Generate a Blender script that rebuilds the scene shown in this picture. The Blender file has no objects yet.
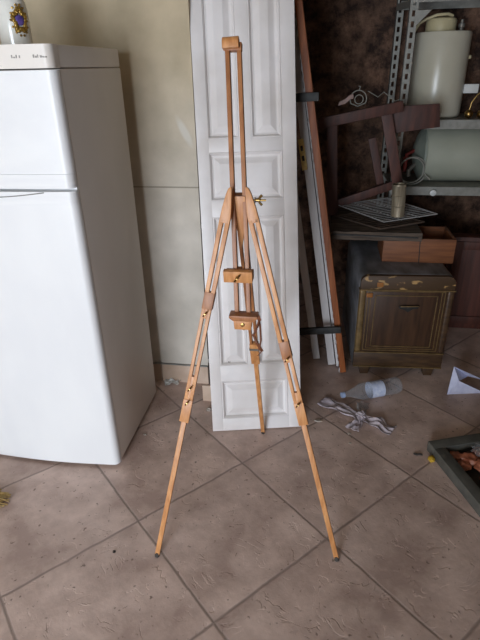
import bpy, bmesh, math, random
from mathutils import Vector, Matrix, noise
random.seed(7)
C = bpy.context.scene.collection
V = Vector
# ------------------------------------------------------------------ camera
F_PX, PITCH, ROLL, YAW, HC = 504.6, 0.464446, -0.020807, 0.158971, 1.55
def cam_axes():
    p, r, y = PITCH, ROLL, YAW
    fwd = V((-math.sin(y)*math.cos(p), math.cos(y)*math.cos(p), -math.sin(p)))
    right = V((math.cos(y), math.sin(y), 0)); up = right.cross(fwd)
    return right*math.cos(r)+up*math.sin(r), -right*math.sin(r)+up*math.cos(r), fwd
AX, AY, AZ = cam_axes()
def at(u, v, y):
    """world point of the photograph's pixel u,v at depth y (used to take measurements)"""
    d = AX*((u-240)/F_PX) - AY*((v-320)/F_PX) + AZ
    return V((0, 0, HC)) + d*(y/d.y)
def flo(u, v, z=0.0):
    d = AX*((u-240)/F_PX) - AY*((v-320)/F_PX) + AZ
    return V((0, 0, HC)) + d*((z-HC)/d.z)
cd = bpy.data.cameras.new('camera'); cam = bpy.data.objects.new('camera', cd); C.objects.link(cam)
cam.matrix_world = Matrix(((AX.x, AY.x, -AZ.x, 0), (AX.y, AY.y, -AZ.y, 0), (AX.z, AY.z, -AZ.z, HC), (0, 0, 0, 1)))
cd.sensor_fit = 'VERTICAL'; cd.sensor_height = 36; cd.sensor_width = 27; cd.lens = F_PX*36/640
cd.clip_start = 0.05
bpy.context.scene.camera = cam

# ------------------------------------------------------------------ materials
def lin(c):
    return tuple((x/255/12.92 if x/255 <= .04045 else ((x/255+.055)/1.055)**2.4) for x in c)+(1,)
def base_mat(name, rough=.6, metal=0, spec=.5):
    m = bpy.data.materials.new(name); m.use_nodes = True
    b = m.node_tree.nodes['Principled BSDF']
    b.inputs['Roughness'].default_value = rough; b.inputs['Metallic'].default_value = metal
    b.inputs['Specular IOR Level'].default_value = spec
    return m, m.node_tree.nodes, m.node_tree.links, b
def mat(name, c1, c2=None, rough=.6, metal=0, scale=(20, 20, 20), bump=0, spec=.5, detail=4, ramp=(.35, .65), coord='Object'):
    """two-tone procedural noise material"""
    m, N, L, b = base_mat(name, rough, metal, spec)
    c2 = c2 or c1
    tc = N.new('ShaderNodeTexCoord'); mp = N.new('ShaderNodeMapping'); mp.inputs['Scale'].default_value = scale
    nz = N.new('ShaderNodeTexNoise'); nz.inputs['Scale'].default_value = 1; nz.inputs['Detail'].default_value = detail
    rp = N.new('ShaderNodeValToRGB')
    rp.color_ramp.elements[0].position = ramp[0]; rp.color_ramp.elements[1].position = ramp[1]
    rp.color_ramp.elements[0].color = lin(c1); rp.color_ramp.elements[1].color = lin(c2)
    L.new(tc.outputs[coord], mp.inputs[0]); L.new(mp.outputs[0], nz.inputs['Vector'])
    L.new(nz.outputs['Fac'], rp.inputs[0]); L.new(rp.outputs[0], b.inputs['Base Color'])
    if bump:
        bp = N.new('ShaderNodeBump'); bp.inputs['Strength'].default_value = bump; bp.inputs['Distance'].default_value = .01
        L.new(nz.outputs['Fac'], bp.inputs['Height']); L.new(bp.outputs[0], b.inputs['Normal'])
    return m

M = {}
M['enamel'] = mat('white_enamel', (226, 226, 226), (231, 231, 230), rough=.38, scale=(3, 3, 3), coord='Generated')
M['enamel_side'] = mat('warm_white_enamel', (218, 211, 202), (226, 219, 210), rough=.42, scale=(4, 4, 2), bump=.05)  # a little darker and warmer than the door enamel
M['gasket'] = mat('grey_gasket', (120, 118, 112), (140, 138, 132), rough=.8)
M['beech'] = mat('beech_wood', (178, 118, 68), (206, 148, 94), rough=.42, scale=(70, 70, 5), detail=6)
M['beech_dark'] = mat('dark_beech_wood', (140, 88, 50), (168, 112, 68), rough=.45, scale=(60, 60, 8), detail=6)
M['brass'] = mat('aged_brass', (150, 120, 70), (176, 144, 90), rough=.35, metal=1, scale=(50, 50, 50))
M['strike_brass'] = mat('worn_brass_plate', (226, 200, 130), (200, 168, 100), rough=.45, metal=.15, scale=(60, 60, 60))
M['rubber'] = mat('dark_rubber', (58, 52, 48), (74, 68, 62), rough=.8)
M['leather'] = mat('brown_leather', (110, 62, 38), (138, 84, 54), rough=.6, scale=(80, 80, 80))
M['plate_grey'] = mat('grey_metal', (112, 108, 100), (132, 128, 120), rough=.5, metal=.4, scale=(30, 30, 30))
M['dark_metal'] = mat('dark_iron', (34, 34, 33), (50, 49, 47), rough=.6, metal=.3, scale=(40, 40, 40))
M['plank_white'] = mat('old_white_plank_paint', (200, 194, 192), (216, 212, 210), rough=.6, scale=(30, 30, 4), bump=.15)
M['plank_brown'] = mat('orange_brown_board', (118, 60, 24), (150, 84, 40), rough=.55, scale=(50, 50, 4), bump=.1)
M['red_wood'] = mat('dark_red_wood', (58, 30, 22), (82, 44, 32), rough=.6, scale=(40, 40, 6), bump=.1)
M['mahogany'] = mat('mahogany_panel', (70, 38, 28), (92, 50, 38), rough=.55, scale=(50, 50, 3), bump=.1)
M['crate_wood'] = mat('orange_crate_wood', (104, 60, 32), (128, 78, 44), rough=.6, scale=(6, 50, 60), bump=.1)
M['grey_wood'] = mat('weathered_grey_plank', (58, 48, 40), (98, 84, 72), rough=.85, scale=(6, 40, 90), bump=.4)
M['cab_wood'] = mat('worn_brown_veneer', (58, 40, 26), (80, 58, 36), rough=.45, scale=(14, 14, 60), detail=6)
M['cab_band'] = mat('peeling_veneer', (70, 50, 30), (170, 134, 84), rough=.55, scale=(18, 18, 34), ramp=(.61, .69))
M['cab_panel'] = mat('dark_veneer_panel', (54, 36, 24), (74, 50, 33), rough=.4, scale=(50, 50, 5), detail=6)
M['cab_trim'] = mat('tarnished_gilt_trim', (98, 78, 48), (128, 104, 66), rough=.45, metal=.3, scale=(30, 30, 30))
M['cab_side'] = mat('dusty_grey_brown_side', (92, 90, 90), (138, 138, 142), rough=.7, scale=(12, 5, 12), bump=.1)
M['orange'] = mat('orange_patch', (150, 94, 36), (132, 78, 28), rough=.6)
M['boiler'] = mat('cream_boiler_enamel', (190, 184, 164), (200, 194, 176), rough=.28, scale=(5, 5, 5))
M['boiler_green'] = mat('grey_green_boiler_enamel', (158, 160, 144), (170, 172, 156), rough=.35, scale=(5, 5, 5))
M['boiler_cap'] = mat('yellowed_plastic_cap', (188, 176, 138), (200, 188, 150), rough=.45, scale=(10, 10, 10))
M['boiler_grey'] = mat('green_grey_boiler_end', (118, 126, 116), (136, 142, 130), rough=.5, scale=(10, 10, 10))
M['shelf_metal'] = mat('grey_shelf_metal', (132, 130, 122), (148, 146, 138), rough=.5, metal=.2, scale=(30, 30, 30))
M['cable'] = mat('pale_cable', (128, 126, 116), (146, 142, 132), rough=.5)
M['red_valve'] = mat('red_valve', (150, 54, 44), (120, 44, 38), rough=.5)
M['white_plastic'] = mat('white_plastic', (214, 214, 210), (224, 224, 220), rough=.4)
M['tin'] = mat('dull_tin', (120, 108, 88), (168, 156, 134), rough=.45, metal=.4, scale=(60, 60, 5))
M['wire'] = mat('rack_wire', (190, 188, 186), (214, 212, 208), rough=.35, metal=.5)
M['rack_rust'] = mat('rusty_wire', (74, 60, 52), (100, 84, 72), rough=.7, metal=.3)
M['scrap'] = mat('pinkish_scrap', (166, 140, 132), (140, 116, 108), rough=.8)
M['plastic_bag'] = mat('crumpled_lilac_plastic', (166, 154, 160), (196, 184, 190), rough=.5, scale=(60, 60, 60))
M['paper'] = mat('bluish_white_paper', (186, 188, 214), (204, 206, 228), rough=.8, scale=(30, 30, 30))
M['blue_label'] = mat('pale_blue_label', (180, 192, 220), (214, 220, 236), rough=.5, scale=(50, 50, 50))
M['blue_cap'] = mat('pale_blue_cap', (150, 166, 196), (160, 176, 204), rough=.5)
M['tray_frame'] = mat('grey_green_painted_frame', (78, 77, 72), (96, 94, 87), rough=.6, scale=(20, 20, 20), bump=.15)
M['tray_dark'] = mat('dark_tray_inside', (44, 38, 34), (58, 50, 44), rough=.8)
M['terracotta'] = mat('terracotta_pieces', (128, 70, 48), (178, 112, 84), rough=.4, scale=(30, 30, 30), bump=.3)
M['yellow'] = mat('mustard_yellow', (190, 150, 40), (204, 166, 56), rough=.6)
M['straw'] = mat('straw_bristles', (150, 122, 70), (186, 158, 104), rough=.8, scale=(60, 60, 10))
M['skirt'] = mat('beige_skirting_tile', (186, 160, 138), (204, 180, 160), rough=.5, scale=(9, 9, 9))
M['debris'] = mat('pale_debris', (200, 190, 180), (170, 158, 146), rough=.8)
M['dark_debris'] = mat('dark_debris', (50, 44, 42), (66, 58, 54), rough=.8)
M['gold'] = mat('gilt_relief', (140, 108, 44), (170, 136, 66), rough=.35, metal=.6, scale=(60, 60, 60))
M['purple'] = mat('purple_enamel', (74, 58, 124), (104, 84, 150), rough=.25, scale=(80, 80, 80))
M['porcelain'] = mat('white_porcelain', (222, 220, 212), (230, 228, 220), rough=.15)
M['print'] = mat('grey_print', (158, 153, 147), rough=.7)

def mat_clear(name, col, a):
    m, N, L, b = base_mat(name, .08)
    b.inputs['Base Color'].default_value = lin(col)
    tr = N.new('ShaderNodeBsdfTransparent'); mx = N.new('ShaderNodeMixShader'); mx.inputs[0].default_value = a
    lw = N.new('ShaderNodeLayerWeight'); lw.inputs['Blend'].default_value = .35
    mth = N.new('ShaderNodeMath'); mth.operation = 'MULTIPLY_ADD'; mth.inputs[1].default_value = .45; mth.inputs[2].default_value = a
    L.new(lw.outputs['Facing'], mth.inputs[0]); L.new(mth.outputs[0], mx.inputs[0])
    L.new(tr.outputs[0], mx.inputs[1]); L.new(b.outputs[0], mx.inputs[2])
    L.new(mx.outputs[0], N['Material Output'].inputs[0])
    return m
M['clear'] = mat_clear('clear_plastic', (190, 194, 200), .10)
M['clear_glass'] = mat_clear('clear_glass', (180, 186, 180), .10)

def mat_door():
    """old white door paint, faintly dirty, small chips"""
    m, N, L, b = base_mat('old_white_door_paint', .42)
    tc = N.new('ShaderNodeTexCoord')
    n1 = N.new('ShaderNodeTexNoise'); n1.inputs['Scale'].default_value = 5; n1.inputs['Detail'].default_value = 8
    L.new(tc.outputs['Object'], n1.inputs['Vector'])
    r1 = N.new('ShaderNodeValToRGB'); r1.color_ramp.elements[0].position = .3; r1.color_ramp.elements[1].position = .62
    r1.color_ramp.elements[0].color = lin((212, 205, 200)); r1.color_ramp.elements[1].color = lin((229, 224, 222))
    L.new(n1.outputs['Fac'], r1.inputs[0])
    n2 = N.new('ShaderNodeTexNoise'); n2.inputs['Scale'].default_value = 26; n2.inputs['Detail'].default_value = 3
    L.new(tc.outputs['Object'], n2.inputs['Vector'])
    r2 = N.new('ShaderNodeValToRGB'); r2.color_ramp.elements[0].position = .76; r2.color_ramp.elements[1].position = .79
    L.new(n2.outputs['Fac'], r2.inputs[0])
    mx = N.new('ShaderNodeMixRGB'); mx.inputs[2].default_value = lin((120, 104, 92))
    L.new(r2.outputs[0], mx.inputs[0]); L.new(r1.outputs[0], mx.inputs[1]); L.new(mx.outputs[0], b.inputs['Base Color'])
    bp = N.new('ShaderNodeBump'); bp.inputs['Strength'].default_value = .12; bp.inputs['Distance'].default_value = .004
    L.new(n1.outputs['Fac'], bp.inputs['Height']); L.new(bp.outputs[0], b.inputs['Normal'])
    return m
M['door'] = mat_door()

def mat_floor():
    m, N, L, b = base_mat('stone_look_tiles', .5)
    tc = N.new('ShaderNodeTexCoord')
    mp = N.new('ShaderNodeMapping'); mp.vector_type = 'TEXTURE'
    s = 0.326540*HC
    mp.inputs['Location'].default_value = (-0.400603*HC, 0.844764*HC, 0)
    mp.inputs['Rotation'].default_value = (0, 0, 0.805673)
    mp.inputs['Scale'].default_value = (s, s, s)
    L.new(tc.outputs['Object'], mp.inputs[0])
    sp = N.new('ShaderNodeSeparateXYZ')
    # slightly wavy tile edges
    nw = N.new('ShaderNodeTexNoise'); nw.inputs['Scale'].default_value = 5; nw.inputs['Detail'].default_value = 3
    L.new(mp.outputs[0], nw.inputs['Vector'])
    wob = N.new('ShaderNodeVectorMath'); wob.operation = 'MULTIPLY_ADD'
    wob.inputs[1].default_value = (.022, .022, .022)
    L.new(nw.outputs['Color'], wob.inputs[0]); L.new(mp.outputs[0], wob.inputs[2])
    sub = N.new('ShaderNodeVectorMath'); sub.operation = 'SUBTRACT'; sub.inputs[1].default_value = (.011, .011, .011)
    L.new(wob.outputs[0], sub.inputs[0]); L.new(sub.outputs[0], sp.inputs[0])
    def math_(op, a, bb=None):
        n = N.new('ShaderNodeMath'); n.operation = op
        for i, x in enumerate((a, bb)):
            if x is None: continue
            if isinstance(x, (int, float)): n.inputs[i].default_value = x
            else: L.new(x, n.inputs[i])
        return n.outputs[0]
    def dist(o):
        f = math_('FRACT', o); return math_('MINIMUM', f, math_('SUBTRACT', 1, f))
    dm = math_('MINIMUM', dist(sp.outputs['X']), dist(sp.outputs['Y']))
    gr = N.new('ShaderNodeMapRange'); gr.inputs['From Min'].default_value = .003; gr.inputs['From Max'].default_value = .014
    L.new(dm, gr.inputs['Value'])                         # 0 in the joint, 1 on the tile
    # tile id tint
    fl = N.new('ShaderNodeVectorMath'); fl.operation = 'FLOOR'; L.new(sub.outputs[0], fl.inputs[0])
    wn = N.new('ShaderNodeTexWhiteNoise'); wn.noise_dimensions = '2D'; L.new(fl.outputs[0], wn.inputs['Vector'])
    n1 = N.new('ShaderNodeTexNoise'); n1.inputs['Scale'].default_value = 3.2; n1.inputs['Detail'].default_value = 8; n1.inputs['Roughness'].default_value = .6
    add = N.new('ShaderNodeVectorMath'); add.operation = 'MULTIPLY_ADD'; add.inputs[1].default_value = (9, 9, 9)
    L.new(wn.outputs['Color'], add.inputs[0]); L.new(mp.outputs[0], add.inputs[2])
    L.new(add.outputs[0], n1.inputs['Vector'])
    r1 = N.new('ShaderNodeValToRGB')
    e = r1.color_ramp.elements; e[0].position = .36; e[1].position = .64
    e[0].color = lin((176, 151, 140)); e[1].color = lin((216, 191, 179))
    L.new(n1.outputs['Fac'], r1.inputs[0])
    hs = N.new('ShaderNodeHueSaturation'); L.new(r1.outputs[0], hs.inputs['Color'])
    L.new(math_('MULTIPLY_ADD', wn.outputs['Value'], .1), hs.inputs['Value'])
    hs.inputs['Value'].default_value = 1
    va = N.new('ShaderNodeMath'); va.operation = 'MULTIPLY_ADD'; va.inputs[1].default_value = .12; va.inputs[2].default_value = .94
    L.new(wn.outputs['Value'], va.inputs[0]); L.new(va.outputs[0], hs.inputs['Value'])
    # dark pits and dirt
    n3 = N.new('ShaderNodeTexNoise'); n3.inputs['Scale'].default_value = 24; n3.inputs['Detail'].default_value = 2
    L.new(mp.outputs[0], n3.inputs['Vector'])
    r3 = N.new('ShaderNodeValToRGB'); r3.color_ramp.elements[0].position = .665; r3.color_ramp.elements[1].position = .73
    L.new(n3.outputs['Fac'], r3.inputs[0])
    m3 = N.new('ShaderNodeMixRGB'); m3.inputs[2].default_value = lin((112, 92, 80))
    f3 = math_('MULTIPLY', r3.outputs[0], .8)
    L.new(f3, m3.inputs[0]); L.new(hs.outputs[0], m3.inputs[1])
    mg = N.new('ShaderNodeMixRGB'); mg.inputs[1].default_value = lin((150, 131, 122))
    L.new(gr.outputs[0], mg.inputs[0]); L.new(m3.outputs[0], mg.inputs[2]); L.new(mg.outputs[0], b.inputs['Base Color'])
    # relief: embossed slate-like edges + joint
    ns = N.new('ShaderNodeTexNoise'); ns.inputs['Scale'].default_value = 3.4; ns.inputs['Detail'].default_value = 5; ns.inputs['Distortion'].default_value = .7
    L.new(add.outputs[0], ns.inputs['Vector'])
    st = math_('MULTIPLY', math_('SMOOTHSTEP', 0) if False else ns.outputs['Fac'], 9)
    fr = math_('FRACT', st)
    rs = N.new('ShaderNodeValToRGB'); rs.color_ramp.elements[0].position = 0; rs.color_ramp.elements[1].position = .18
    rs.color_ramp.elements[0].color = (1, 1, 1, 1); rs.color_ramp.elements[1].color = (0, 0, 0, 1)
    L.new(fr, rs.inputs[0])
    msk = N.new('ShaderNodeValToRGB'); msk.color_ramp.elements[0].position = .5; msk.color_ramp.elements[1].position = .6
    nm = N.new('ShaderNodeTexNoise'); nm.inputs['Scale'].default_value = 7; L.new(add.outputs[0], nm.inputs['Vector']); L.new(nm.outputs['Fac'], msk.inputs[0])
    h = math_('MULTIPLY', rs.outputs[0], msk.outputs[0])
    h2 = math_('MULTIPLY', n1.outputs['Fac'], 1.2)
    hh = math_('ADD', math_('ADD', math_('MULTIPLY', h, -.35), h2), math_('MULTIPLY', gr.outputs[0], .3))
    bp = N.new('ShaderNodeBump'); bp.inputs['Strength'].default_value = .55; bp.inputs['Distance'].default_value = .006
    L.new(hh, bp.inputs['Height']); L.new(bp.outputs[0], b.inputs['Normal'])
    return m
M['floor'] = mat_floor()

def mat_plaster():
    m, N, L, b = base_mat('stained_shaded_plaster', .9)
    tc = N.new('ShaderNodeTexCoord'); sp = N.new('ShaderNodeSeparateXYZ'); L.new(tc.outputs['Object'], sp.inputs[0])
    n1 = N.new('ShaderNodeTexNoise'); n1.inputs['Scale'].default_value = 2.2; n1.inputs['Detail'].default_value = 8; n1.inputs['Roughness'].default_value = .62
    L.new(tc.outputs['Object'], n1.inputs['Vector'])
    # ochre upper wall, greyer below: mostly lighting put into the colour, partly stain
    z = N.new('ShaderNodeMath'); z.operation = 'MULTIPLY_ADD'; z.inputs[1].default_value = .5; L.new(n1.outputs['Fac'], z.inputs[0]); L.new(sp.outputs['Z'], z.inputs[2])
    mr = N.new('ShaderNodeMapRange'); mr.inputs['From Min'].default_value = 1.1; mr.inputs['From Max'].default_value = 1.9
    L.new(z.outputs[0], mr.inputs['Value'])
    mx = N.new('ShaderNodeMixRGB'); mx.inputs[1].default_value = lin((206, 197, 184)); mx.inputs[2].default_value = lin((190, 174, 146))
    L.new(mr.outputs[0], mx.inputs[0])
    n2 = N.new('ShaderNodeTexNoise'); n2.inputs['Scale'].default_value = 7; n2.inputs['Detail'].default_value = 6
    L.new(tc.outputs['Object'], n2.inputs['Vector'])
    r2 = N.new('ShaderNodeValToRGB'); r2.color_ramp.elements[0].position = .3; r2.color_ramp.elements[1].position = .7
    r2.color_ramp.elements[0].color = (.80, .80, .79, 1); r2.color_ramp.elements[1].color = (1.06, 1.06, 1.06, 1)
    L.new(n2.outputs['Fac'], r2.inputs[0])
    mu = N.new('ShaderNodeMixRGB'); mu.blend_type = 'MULTIPLY'; mu.inputs[0].default_value = 1
    L.new(mx.outputs[0], mu.inputs[1]); L.new(r2.outputs[0], mu.inputs[2])
    # pale filler smear beside the door
    mp = N.new('ShaderNodeMapping'); mp.vector_type = 'TEXTURE'
    mp.inputs['Location'].default_value = (-.59, 2.27, 1.30); mp.inputs['Rotation'].default_value = (0, -.45, 0); mp.inputs['Scale'].default_value = (.02, .5, .08)
    L.new(tc.outputs['Object'], mp.inputs[0])
    ad = N.new('ShaderNodeVectorMath'); ad.operation = 'MULTIPLY_ADD'; ad.inputs[1].default_value = (1.2, 1.2, 1.2); L.new(n2.outputs['Color'], ad.inputs[0]); L.new(mp.outputs[0], ad.inputs[2])
    sb = N.new('ShaderNodeVectorMath'); sb.operation = 'SUBTRACT'; sb.inputs[1].default_value = (.6, .6, .6); L.new(ad.outputs[0], sb.inputs[0])
    ln = N.new('ShaderNodeVectorMath'); ln.operation = 'LENGTH'; L.new(sb.outputs[0], ln.inputs[0])
    mr2 = N.new('ShaderNodeMapRange'); mr2.inputs['From Min'].default_value = 1.1; mr2.inputs['From Max'].default_value = .6; mr2.inputs['To Max'].default_value = .5
    L.new(ln.outputs['Value'], mr2.inputs['Value'])
    ms = N.new('ShaderNodeMixRGB'); ms.inputs[2].default_value = lin((214, 212, 204)); L.new(mr2.outputs[0], ms.inputs[0]); L.new(mu.outputs[0], ms.inputs[1])
    # horizontal joint line
    cp = N.new('ShaderNodeMath'); cp.operation = 'COMPARE'; cp.inputs[1].default_value = 1.063; cp.inputs[2].default_value = .0035
    L.new(sp.outputs['Z'], cp.inputs[0])
    mj = N.new('ShaderNodeMixRGB'); mj.inputs[2].default_value = lin((126, 118, 102))
    cf = N.new('ShaderNodeMath'); cf.operation = 'MULTIPLY'; cf.inputs[1].default_value = .7; L.new(cp.outputs[0], cf.inputs[0])
    L.new(cf.outputs[0], mj.inputs[0]); L.new(ms.outputs[0], mj.inputs[1]); L.new(mj.outputs[0], b.inputs['Base Color'])
    bp = N.new('ShaderNodeBump'); bp.inputs['Strength'].default_value = .3; bp.inputs['Distance'].default_value = .01
    L.new(n2.outputs['Fac'], bp.inputs['Height']); L.new(bp.outputs[0], b.inputs['Normal'])
    return m
M['plaster'] = mat_plaster()

def mat_stone():
    m, N, L, b = base_mat('rough_rubble_stone', .95)
    tc = N.new('ShaderNodeTexCoord')
    v = N.new('ShaderNodeTexVoronoi'); v.inputs['Scale'].default_value = 5.5; v.feature = 'SMOOTH_F1'
    n0 = N.new('ShaderNodeTexNoise'); n0.inputs['Scale'].default_value = 4; n0.inputs['Detail'].default_value = 5
    L.new(tc.outputs['Object'], n0.inputs['Vector'])
    ad = N.new('ShaderNodeVectorMath'); ad.operation = 'MULTIPLY_ADD'; ad.inputs[1].default_value = (.35, .35, .35)
    L.new(n0.outputs['Color'], ad.inputs[0]); L.new(tc.outputs['Object'], ad.inputs[2]); L.new(ad.outputs[0], v.inputs['Vector'])
    n1 = N.new('ShaderNodeTexNoise'); n1.inputs['Scale'].default_value = 11; n1.inputs['Detail'].default_value = 9; n1.inputs['Roughness'].default_value = .7
    L.new(tc.outputs['Object'], n1.inputs['Vector'])
    r = N.new('ShaderNodeValToRGB'); e = r.color_ramp.elements
    e[0].position = .40; e[0].color = lin((72, 54, 46)); e[1].position = .66; e[1].color = lin((172, 136, 114))
    L.new(n1.outputs['Fac'], r.inputs[0])
    r2 = N.new('ShaderNodeValToRGB'); r2.color_ramp.elements[0].color = (1.1, 1.02, .95, 1); r2.color_ramp.elements[1].color = (.4, .38, .36, 1); r2.color_ramp.elements[1].position = .75
    L.new(v.outputs['Distance'], r2.inputs[0])
    mu = N.new('ShaderNodeMixRGB'); mu.blend_type = 'MULTIPLY'; mu.inputs[0].default_value = 1
    L.new(r.outputs[0], mu.inputs[1]); L.new(r2.outputs[0], mu.inputs[2]); L.new(mu.outputs[0], b.inputs['Base Color'])
    s = N.new('ShaderNodeMath'); s.operation = 'SUBTRACT'; L.new(n1.outputs['Fac'], s.inputs[0]); L.new(v.outputs['Distance'], s.inputs[1])
    bp = N.new('ShaderNodeBump'); bp.inputs['Strength'].default_value = .9; bp.inputs['Distance'].default_value = .05
    L.new(s.outputs[0], bp.inputs['Height']); L.new(bp.outputs[0], b.inputs['Normal'])
    return m
M['stone'] = mat_stone()
M['limewash'] = mat('limewashed_wall', (170, 160, 142), (190, 180, 162), rough=.9, scale=(3, 3, 3))
M['ceiling'] = mat('dull_ceiling_plaster', (150, 140, 120), (166, 156, 136), rough=.9, scale=(3, 3, 3))
M['outdoor'] = mat('sunlit_paving', (170, 156, 134), (186, 172, 150), rough=.9, scale=(2, 2, 2))
M['wood_leaf'] = mat('brown_shade_leaf', (84, 56, 38), (104, 72, 50), rough=.6, scale=(30, 30, 3))

# ------------------------------------------------------------------ mesh helpers
def bev(bm, geom, w, seg=2):
    if w > 0:
        bmesh.ops.bevel(bm, geom=geom, offset=w, segments=seg, affect='EDGES', profile=.6)
def add_box(bm, lo, hi, b=0, seg=2, rot=None):
    lo, hi = V(lo), V(hi); t = bmesh.new()
    bmesh.ops.create_cube(t, size=1, matrix=Matrix.Translation((lo+hi)/2) @ Matrix.Diagonal((*(hi-lo), 1)))
    bev(t, t.edges[:], b, seg)
    if rot is not None: t.transform(rot)
    merge(bm, t)
def merge(bm, t):
    me = bpy.data.meshes.new('tmp'); t.to_mesh(me); t.free(); bm.from_mesh(me); bpy.data.meshes.remove(me)
def frame(p0, p1, wdir):
    z = (V(p1)-V(p0)).normalized(); x = (V(wdir)-z*V(wdir).dot(z)).normalized(); y = z.cross(x)
    return x, y, z
def add_beam(bm, p0, p1, w, d, wdir=(1, 0, 0), b=.001, off=(0, 0)):
    """bar from p0 to p1; w along wdir, d along the third axis; off shifts it sideways"""
    x, y, z = frame(p0, p1, wdir); ln = (V(p1)-V(p0)).length
    t = bmesh.new()
    bmesh.ops.create_cube(t, size=1, matrix=Matrix.Translation((off[0], off[1], ln/2)) @ Matrix.Diagonal((w, d, ln, 1)))
    bev(t, t.edges[:], b, 2)
    Mx = Matrix(((x.x, y.x, z.x, p0[0]), (x.y, y.y, z.y, p0[1]), (x.z, y.z, z.z, p0[2]), (0, 0, 0, 1)))
    t.transform(Mx); merge(bm, t)
def add_lathe(bm, prof, p0, axis=(0, 0, 1), n=32, ref=(1, .01, 0)):
    """prof: list of (r, h) along the axis from p0"""
    p0 = V(p0); z = V(axis).normalized(); x = V(ref); x = (x-z*x.dot(z)).normalized(); y = z.cross(x)
    rings = []
    for r, h in prof:
        if r < 1e-5: rings.append([bm.verts.new(p0+z*h)])
        else: rings.append([bm.verts.new(p0+z*h+(x*math.cos(2*math.pi*k/n)+y*math.sin(2*math.pi*k/n))*r) for k in range(n)])
    for a, b in zip(rings, rings[1:]):
        for k in range(n):
            k2 = (k+1) % n
            if len(a) == 1 and len(b) == 1: continue
            if len(a) == 1: f = (a[0], b[k], b[k2])
            elif len(b) == 1: f = (a[k], a[k2], b[0])
            else: f = (a[k], a[k2], b[k2], b[k])
            bm.faces.new(f)
    bmesh.ops.recalc_face_normals(bm, faces=bm.faces[:])
def add_tube(bm, pts, r, n=8, closed=False, flat=1.0):
    pts = [V(p) for p in pts]; m = len(pts); rings = []; prev = None
    for i, p in enumerate(pts):
        a = pts[(i-1) % m] if (closed or i > 0) else p; c = pts[(i+1) % m] if (closed or i < m-1) else p
        t = (c-a).normalized()
        if prev is None:
            u = t.orthogonal().normalized()
        else: u = (prev-t*prev.dot(t)).normalized()
        prev = u; w = t.cross(u); rr = r[i] if isinstance(r, (list, tuple)) else r
        rings.append([bm.verts.new(p+u*math.cos(2*math.pi*k/n)*rr+w*math.sin(2*math.pi*k/n)*rr*flat) for k in range(n)])
    seq = list(zip(rings, rings[1:]))+([(rings[-1], rings[0])] if closed else [])
    for a, b in seq:
        for k in range(n): bm.faces.new((a[k], a[(k+1) % n], b[(k+1) % n], b[k]))
    if not closed:
        bm.faces.new(rings[0][::-1]); bm.faces.new(rings[-1])
    bmesh.ops.recalc_face_normals(bm, faces=bm.faces[:])
def add_prism(bm, poly, origin, ex, ey, depth, b=0):
    """polygon (2D) in the plane origin+ex*u+ey*v, thickened by the vector depth"""
    t = bmesh.new(); ex, ey, depth, o = V(ex), V(ey), V(depth), V(origin)
    a = [t.verts.new(o+ex*u+ey*v) for u, v in poly]; c = [t.verts.new(o+ex*u+ey*v+depth) for u, v in poly]
    t.faces.new(a); t.faces.new(c[::-1]); n = len(a)
    for k in range(n): t.faces.new((a[k], c[k], c[(k+1) % n], a[(k+1) % n]))
    bmesh.ops.recalc_face_normals(t, faces=t.faces[:])
    bev(t, t.edges[:], b, 2); merge(bm, t)
def add_blob(bm, c, r, sub=3, amp=.3, fr=3.0, sc=(1, 1, 1), seed=0):
    t = bmesh.new(); bmesh.ops.create_icosphere(t, subdivisions=sub, radius=1)
    for v in t.verts:
        k = 1+amp*noise.noise(v.co*fr+V((seed, seed*2, 0)))
        v.co = V((v.co.x*sc[0], v.co.y*sc[1], v.co.z*sc[2]))*r*k
    t.transform(Matrix.Translation(c)); merge(bm, t)
def arc_pts(c, r, a0, a1, n, ex=(1, 0, 0), ey=(0, 0, 1)):
    return [V(c)+V(ex)*r*math.cos(a0+(a1-a0)*k/n)+V(ey)*r*math.sin(a0+(a1-a0)*k/n) for k in range(n+1)]

def tagp(o, label=None, cat=None, group=None, kind=None):
    if label: o['label'] = label
    if cat: o['category'] = cat
    if group: o['group'] = group
    if kind: o['kind'] = kind
    return o
def obj(name, bm, m, parent=None, smooth=True, origin=None, label=None):
    me = bpy.data.meshes.new(name)
    if parent is not None: o0 = parent.get('_org'); org = V(o0)
    elif origin is not None: org = V(origin)
    else:
        xs = [v.co for v in bm.verts]
        org = V(((min(p.x for p in xs)+max(p.x for p in xs))/2, (min(p.y for p in xs)+max(p.y for p in xs))/2, min(p.z for p in xs)))
    bmesh.ops.translate(bm, verts=bm.verts[:], vec=-org)
    bm.to_mesh(me); bm.free(); me.materials.append(M[m])
    if smooth:
        for p in me.polygons: p.use_smooth = True
        me.set_sharp_from_angle(angle=math.radians(38))
    o = bpy.data.objects.new(name, me); C.objects.link(o)
    if parent is not None: o.parent = parent; o['_org'] = tuple(org)
    else: o.location = org; o['_org'] = tuple(org)
    if label: o['label'] = label
    return o
def thing(name, loc, label, cat, group=None):
    o = bpy.data.objects.new(name, None); C.objects.link(o); o.location = loc; o.empty_display_size = .05
    o['_org'] = tuple(loc); return tagp(o, label, cat, group)
def struct(name, boxes, m, origin=(0, 0, 0)):
    bm = bmesh.new()
    for lo, hi in boxes: add_box(bm, lo, hi)
    return tagp(obj(name, bm, m, origin=origin, smooth=False), kind='structure')

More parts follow.
